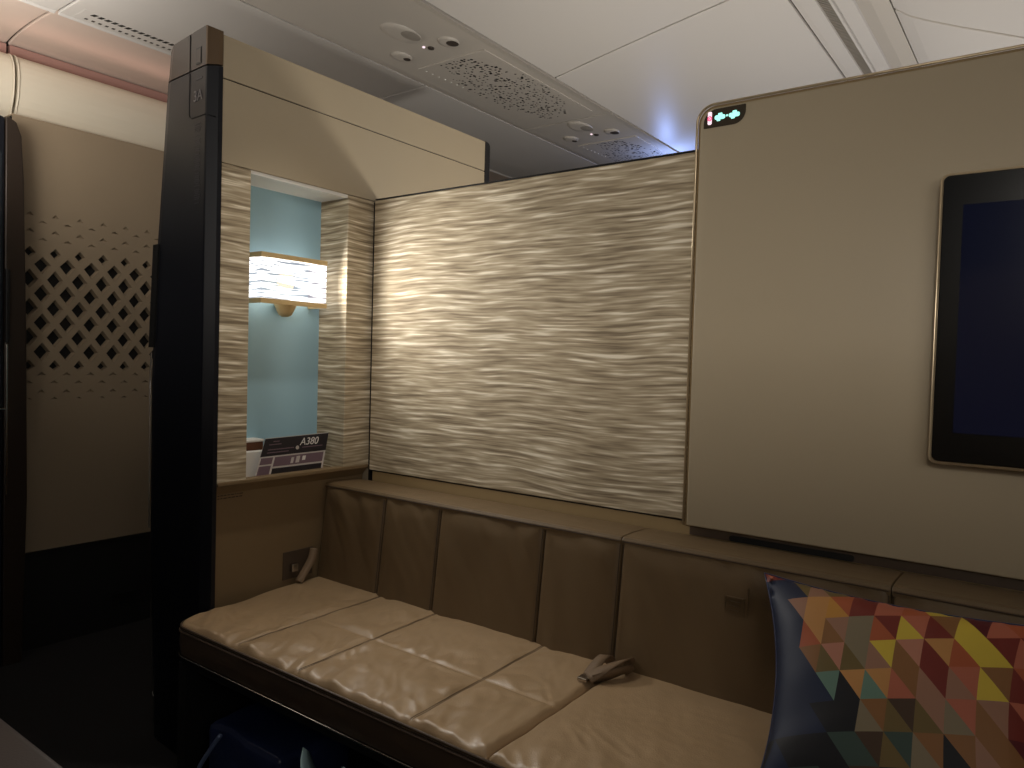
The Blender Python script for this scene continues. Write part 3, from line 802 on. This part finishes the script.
bm = bmesh.new(); strap(bm, sm([(-1.852, 1.49, .545), (-1.845, 1.475, .515), (-1.840, 1.448, .485), (-1.834, 1.42, .458)]), .024, .003, (.5, .8, .2)); build('webbing', bm, M['webbing'], s2, True)
bm = bmesh.new(); bx(bm, -1.862, -1.846, 1.405, 1.428, .487, .512, .003); build('buckle', bm, M['chrome'], s2)
box('belt_pocket', XB-.0275, XB-.025, 1.385, 1.495, .463, .548, M['leather_band'], wl, .001)

# ------------------------------------------------------------------ pillow
ORG, TAN, MAUVE, PINK, SAL = (176, 90, 54), (196, 142, 82), (160, 118, 96), (186, 126, 104), (184, 104, 80)
MAR, DMAR, YEL, OLI, GRY = (122, 42, 32), (92, 22, 30), (214, 188, 66), (112, 94, 52), (134, 122, 98)
NAV, BLK, TEA, DTEA, BRN, DBRN, GOLD = (13, 31, 64), (11, 14, 24), (104, 136, 122), (58, 78, 72), (142, 98, 56), (72, 52, 36), (198, 142, 62)
cells = {}
def row(j, i0, *cols):
    for k, (u, l) in enumerate(cols): cells[(i0+k, j)] = (u, l)
row(-2, 0, (ORG, MAR), (MAR, ORG), (MAR, GOLD), (DMAR, MAR), (MAR, ORG), (ORG, YEL), (YEL, MAR), (DMAR, MAR), (ORG, MAR), (MAR, ORG))
row(-1, 0, (OLI, NAV), (OLI, MAUVE), (MAR, OLI), (ORG, TAN), (MAR, DMAR), (SAL, MAR), (YEL, SAL), (DMAR, YEL), (MAR, DMAR), (ORG, SAL), (MAR, ORG))
row(0, 0, (MAUVE, NAV), (TAN, TAN), (ORG, GOLD), (MAR, MAR), (SAL, SAL), (YEL, ORG), (YEL, YEL), (DMAR, DMAR), (ORG, DMAR), (SAL, MAR), (ORG, MAR))
row(1, 0, (NAV, NAV), (TAN, ORG), (MAUVE, BRN), (GRY, GRY), (MAR, ORG), (SAL, YEL), (BRN, MAR), (DMAR, YEL), (ORG, SAL), (MAR, ORG), (YEL, MAR))
row(2, 0, (NAV, NAV), (BRN, NAV), (PINK, OLI), (GRY, OLI), (YEL, MAUVE), (PINK, BRN), (TAN, MAR), (YEL, ORG), (MAR, YEL), (MAR, SAL), (ORG, YEL))
row(3, 0, (NAV, NAV), (NAV, NAV), (TEA, NAV), (TAN, BLK), (TAN, TEA), (BRN, SAL), (MAR, MAUVE), (SAL, MAUVE), (BRN, YEL), (ORG, MAR), (MAR, YEL))
row(4, 0, (NAV, NAV), (NAV, NAV), (BLK, NAV), (BLK, BLK), (BRN, GRY), (DBRN, OLI), (MAUVE, OLI), (SAL, GRY), (MAUVE, BRN), (SAL, MAR), (ORG, SAL))
row(5, 0, (BLK, NAV), (BLK, NAV), (BLK, BLK), (DTEA, BLK), (DBRN, DTEA), (DTEA, OLI), (BRN, GRY), (BRN, BLK), (BRN, MAUVE), (DMAR, BRN), (MAR, BRN))
row(6, 0, (NAV, BLK), (BLK, NAV), (DTEA, BLK), (BLK, DTEA), (DBRN, BLK), (BLK, DBRN), (BRN, BLK), (OLI, DBRN), (DBRN, BRN), (MAR, DMAR), (BRN, MAR))
row(7, 0, (BLK, NAV), (NAV, BLK), (BLK, DTEA), (DBRN, BLK), (BLK, BLK), (DTEA, DBRN), (BLK, OLI), (DBRN, BLK), (BRN, DBRN), (BRN, BRN), (DBRN, BRN))
row(8, 0, (NAV, NAV), (BLK, BLK), (NAV, BLK), (BLK, NAV), (DTEA, BLK), (BLK, BLK), (DBRN, BLK), (BLK, DTEA), (DBRN, DBRN), (BRN, BLK), (DBRN, BLK))
W_, H_ = .46, .43
pl_ = thing('throw_pillow', 'square cushion printed with multicoloured triangles leaning on the bench back', 'pillow', (-.2, 1.3, .47))
sl = math.sqrt(.5)
def pmap(u, v, side):
    """u right, v down the slope in metres -> world; side +1 front, -1 back"""
    a = min(1, max(0, u/W_))*2-1; b = min(1, max(0, v/H_))*2-1
    puff = ((1-abs(a)**2.6)*(1-abs(b)**2.6))**.55
    du = -a*.034*(1-b*b); dv = -b*.016*(1-a*a)
    x = -.440+u+du+.16*v*(1-u/W_*.6)
    s = v+dv
    fold = 0
    ed = min(1, puff*1.6)
    fold += nz(u*20, v*4, 2)*.006*math.exp(-max(0, v)/.07)*ed
    fold += nz(u*10+v*10, v*12, 7)*.006*ed*math.exp(-max(0, u)/.10)
    fold += nz(u*8, v*8, 4)*.003*ed
    off = (.058 if side > 0 else .05)*puff+fold
    c = Vector((x, 1.440-s*.62, .752-s*.72))
    n = Vector((0, -.757, .652))*side
    return c+n*off
bm = bmesh.new(); cl_ = bm.loops.layers.float_color.new('print')
N = 4
def lat(i, j):
    a, b = i-3, j-1
    return (.156+a*(.0435+.0016*b)-.0095*b, .064-.0149*a+.0565*b+.0005*a*b)
allv = {}
def V_(u, v):
    k = (round(u, 5), round(v, 5))
    if k not in allv: allv[k] = bm.verts.new((u, v, 0))
    return allv[k]
for j in range(-5, 13):
    for i in range(-4, 14):
        c4 = [lat(i, j), lat(i+1, j), lat(i+1, j+1), lat(i, j+1)]
        cc = cells.get((i, j)) or cells.get((max(0, min(9, i)), max(-2, min(8, j))))
        if (i < 0): cc = (NAV, NAV) if j > -2 else (ORG, MAR)
        for tri, colr in (((0, 1, 2), cc[0]), ((0, 2, 3), cc[1])):
            A_, B_, C_ = [Vector(c4[q]) for q in tri]
            def bp(a, b): return A_+(B_-A_)*a/N+(C_-A_)*b/N
            for a in range(N):
                for b in range(N-a):
                    ts = [(bp(a, b), bp(a+1, b), bp(a, b+1))]
                    if a+b < N-1: ts.append((bp(a+1, b), bp(a+1, b+1), bp(a, b+1)))
                    for t in ts:
                        f = bm.faces.new([V_(*q) for q in t])
                        for lp in f.loops: lp[cl_] = (*lin(colr), 1)
for co, no in (((0, 0, 0), (-1, 0, 0)), ((W_, 0, 0), (1, 0, 0)), ((0, 0, 0), (0, -1, 0)), ((0, H_, 0), (0, 1, 0))):
    bmesh.ops.bisect_plane(bm, geom=bm.verts[:]+bm.edges[:]+bm.faces[:], plane_co=co, plane_no=no, clear_outer=True)
for v in bm.verts: v.co = pmap(v.co.x, v.co.y, 1)
mp_ = bpy.data.materials.new('triangle_print'); mp_.use_nodes = True
nt = mp_.node_tree; at = nt.nodes.new('ShaderNodeAttribute'); at.attribute_name = 'print'
b_ = nt.nodes['Principled BSDF']; nt.links.new(at.outputs['Color'], b_.inputs['Base Color']); b_.inputs['Roughness'].default_value = .55
b_.inputs['Sheen Weight'].default_value = 0.
me = bpy.data.meshes.new('pillow_front')
bmesh.ops.recalc_face_normals(bm, faces=bm.faces); bm.to_mesh(me); bm.free(); me.materials.append(mp_)
for p in me.polygons: p.use_smooth = True
pf = bpy.data.objects.new('pillow_front', me); COL.objects.link(pf); attach(pf, pl_)
bm = bmesh.new(); grid(bm, 40, 40, lambda u, v: pmap(u*W_, v*H_, -1)); build('pillow_back', bm, M['bag'], pl_, True)
bm = bmesh.new()
per = [(W_*k/24, 0) for k in range(24)]+[(W_, H_*k/24) for k in range(24)]+[(W_*(1-k/24), H_) for k in range(24)]+[(0, H_*(1-k/24)) for k in range(24)]
tube(bm, [pmap(u, v, 1) for u, v in per], .0022, 6, True); build('pillow_seam', bm, M['bag'], pl_, True)

# ------------------------------------------------------------------ under the bench, and the near corner
bg = thing('stowed_bag', 'navy nylon bag with pale piping stowed under the bench', 'bag', (-1.5, 1.16, 0))
bm = bmesh.new()
bx(bm, -1.74, -1.44, 1.06, 1.30, .0, .20, .03, 3)
bmesh.ops.subdivide_edges(bm, edges=bm.edges[:], cuts=4, use_grid_fill=True)
for v in bm.verts:
    k = .022 if v.co.z > .02 else 0
    v.co += Vector((nz(v.co.x*9, v.co.z*9, 1), nz(v.co.x*9, v.co.z*9, 4), nz(v.co.x*7, v.co.y*7, 7)))*k
    if v.co.z > .1: v.co.z += (v.co.x+1.74)*-.05
build('bag_body', bm, M['bag'], bg, True)
bm = bmesh.new(); tube(bm, sm([(-1.655, 1.05, .188), (-1.70, 1.045, .13), (-1.735, 1.04, .075), (-1.728, 1.035, .04), (-1.66, 1.03, .02), (-1.58, 1.03, -.0)], 6), .006, 8); build('piping', bm, M['bag_pipe'], bg, True)
wp = thing('plastic_wrap', 'crumpled pale teal plastic wrap beside the bag under the bench', 'plastic wrap', (-1.22, 1.04, 0))
bm = bmesh.new()
grid(bm, 18, 18, lambda u, v: (-1.265+.20*u+.012*nz(u*5, v*5, 2)-.05*v*u, 1.00+.05*nz(u*4, v*4, 9)+.05*v+.03*math.sin(v*7+u*3), .002+(.308-.12*u-.05*math.sin(u*9)**2)*(1-v)))
o = build('wrap_sheet', bm, M['wrap'], wp, True)
sol = o.modifiers.new('thick', 'SOLIDIFY'); sol.thickness = .002
ar = thing('side_console', 'taupe padded console corner at the lower left of the frame', 'console', (-1.2, .2, 0))
bm = bmesh.new(); bx(bm, -1.75, -.75, -.05, .425, .0, .56, .012, 3); build('console_body', bm, M['edge'], ar)
bm = bmesh.new(); bx(bm, -1.76, -.74, -.06, .432, .562, .600, .014, 4); build('padded_top', bm, M['arm'], ar, True)

# ------------------------------------------------------------------ light
def point(name, loc, power, col, r=.05):
    l = bpy.data.lights.new(name, 'POINT'); l.energy = power; l.color = col; l.shadow_soft_size = r
    o = bpy.data.objects.new(name, l); COL.objects.link(o); o.location = loc; return o
def area(name, loc, target, power, col, sx, sy=None, spread=None):
    l = bpy.data.lights.new(name, 'AREA'); l.energy = power; l.color = col; l.shape = 'RECTANGLE'; l.size = sx; l.size_y = sy or sx
    if spread: l.spread = spread
    o = bpy.data.objects.new(name, l); COL.objects.link(o); o.location = loc
    o.rotation_euler = (Vector(target)-Vector(loc)).to_track_quat('-Z', 'Y').to_euler(); return o
point('lamp_bulb_light', (-1.925, 1.430, 1.375), 3.6, (1, .96, .92), 0)
for yy, zz in ((1.335, 1.395), (1.365, 1.355), (1.405, 1.385), (1.44, 1.36), (1.475, 1.40), (1.51, 1.37)):
    l = bpy.data.lights.new('lamp_led', 'SPOT'); l.energy = 7.2; l.color = (1, .955, .89); l.spot_size = math.radians(164); l.spot_blend = 1; l.shadow_soft_size = .004
    o = bpy.data.objects.new('lamp_led', l); COL.objects.link(o); o.location = (-1.903, yy, zz); o.rotation_euler = (0, math.radians(-90), 0)
# unseen fill added behind the camera, shining over the back partition
area('back_fill_light', (.85, -2.2, 2.10), (-.3, 1.7, 1.35), 19, (1, .93, .83), 1.2, .45, math.radians(85))
# unseen fill spot added overhead to brighten the bench cushion
l = bpy.data.lights.new('bench_fill_spot', 'SPOT'); l.energy = 20; l.color = (1, .93, .82); l.spot_size = math.radians(74); l.spot_blend = .8; l.shadow_soft_size = .03
o = bpy.data.objects.new('bench_fill_spot', l); COL.objects.link(o); o.location = (-1.52, 1.34, 2.26); o.rotation_euler = (Vector((-1.40, 1.30, .45))-Vector((-1.52, 1.34, 2.26))).to_track_quat('-Z', 'Y').to_euler()
# neighbouring suite beyond the divider
point('neighbour_lamp', (-.9, 2.2, 1.28), 20, (1, .94, .84), .07)
# upward lights: cove and blue mood lamps among unseen fills added for the ceiling
area('aisle_fill', (-2.5, .55, 1.85), (-2.75, .85, 2.6), 9, (1, .93, .84), .4)  # added fill, brightens the bins and the aisle ceiling
area('cove_light', (-3.05, 2.0, 2.245), (-3.0, 2.0, 2.4), .25, (1, .62, .52), 1.9, .08)
area('blue_mood_light', (-1.70, 3.72, 2.12), (-1.70, 3.68, 2.4), 1., (.3, .45, 1), .06)
area('ceiling_fill', (-.4, 3.4, 1.3), (-.4, 2.9, 2.4), 8.5, (1, .95, .9), 1.2)  # added fill hidden beyond the divider, lights the far ceiling
area('suite_ceiling_fill', (.9, -.3, 1.62), (.2, .4, 2.4), 11, (1, .95, .88), .9)  # added fill out of view, lights the ceiling over the suite

w = bpy.data.worlds.new('World'); SC.world = w; w.use_nodes = True
w.node_tree.nodes['Background'].inputs[0].default_value = (.9, .85, .8, 1)
w.node_tree.nodes['Background'].inputs[1].default_value = .022

# ------------------------------------------------------------------ camera
cd_ = bpy.data.cameras.new('camera'); cam = bpy.data.objects.new('camera', cd_); COL.objects.link(cam)
cd_.sensor_width = 36; cd_.lens = 738/1024*36; cd_.clip_start = .02
cam.matrix_world = Matrix.Translation((0, 0, 1.15)) @ Matrix.Rotation(math.radians(36.4), 4, 'Z') @ Matrix.Rotation(math.radians(88.2), 4, 'X') @ Matrix.Rotation(math.radians(1.6), 4, 'Z')
SC.camera = cam
SC.view_settings.view_transform = 'Standard'; SC.view_settings.look = 'None'
SC.view_settings.gamma = 1; SC.view_settings.use_curve_mapping = False; SC.view_settings.exposure = 0
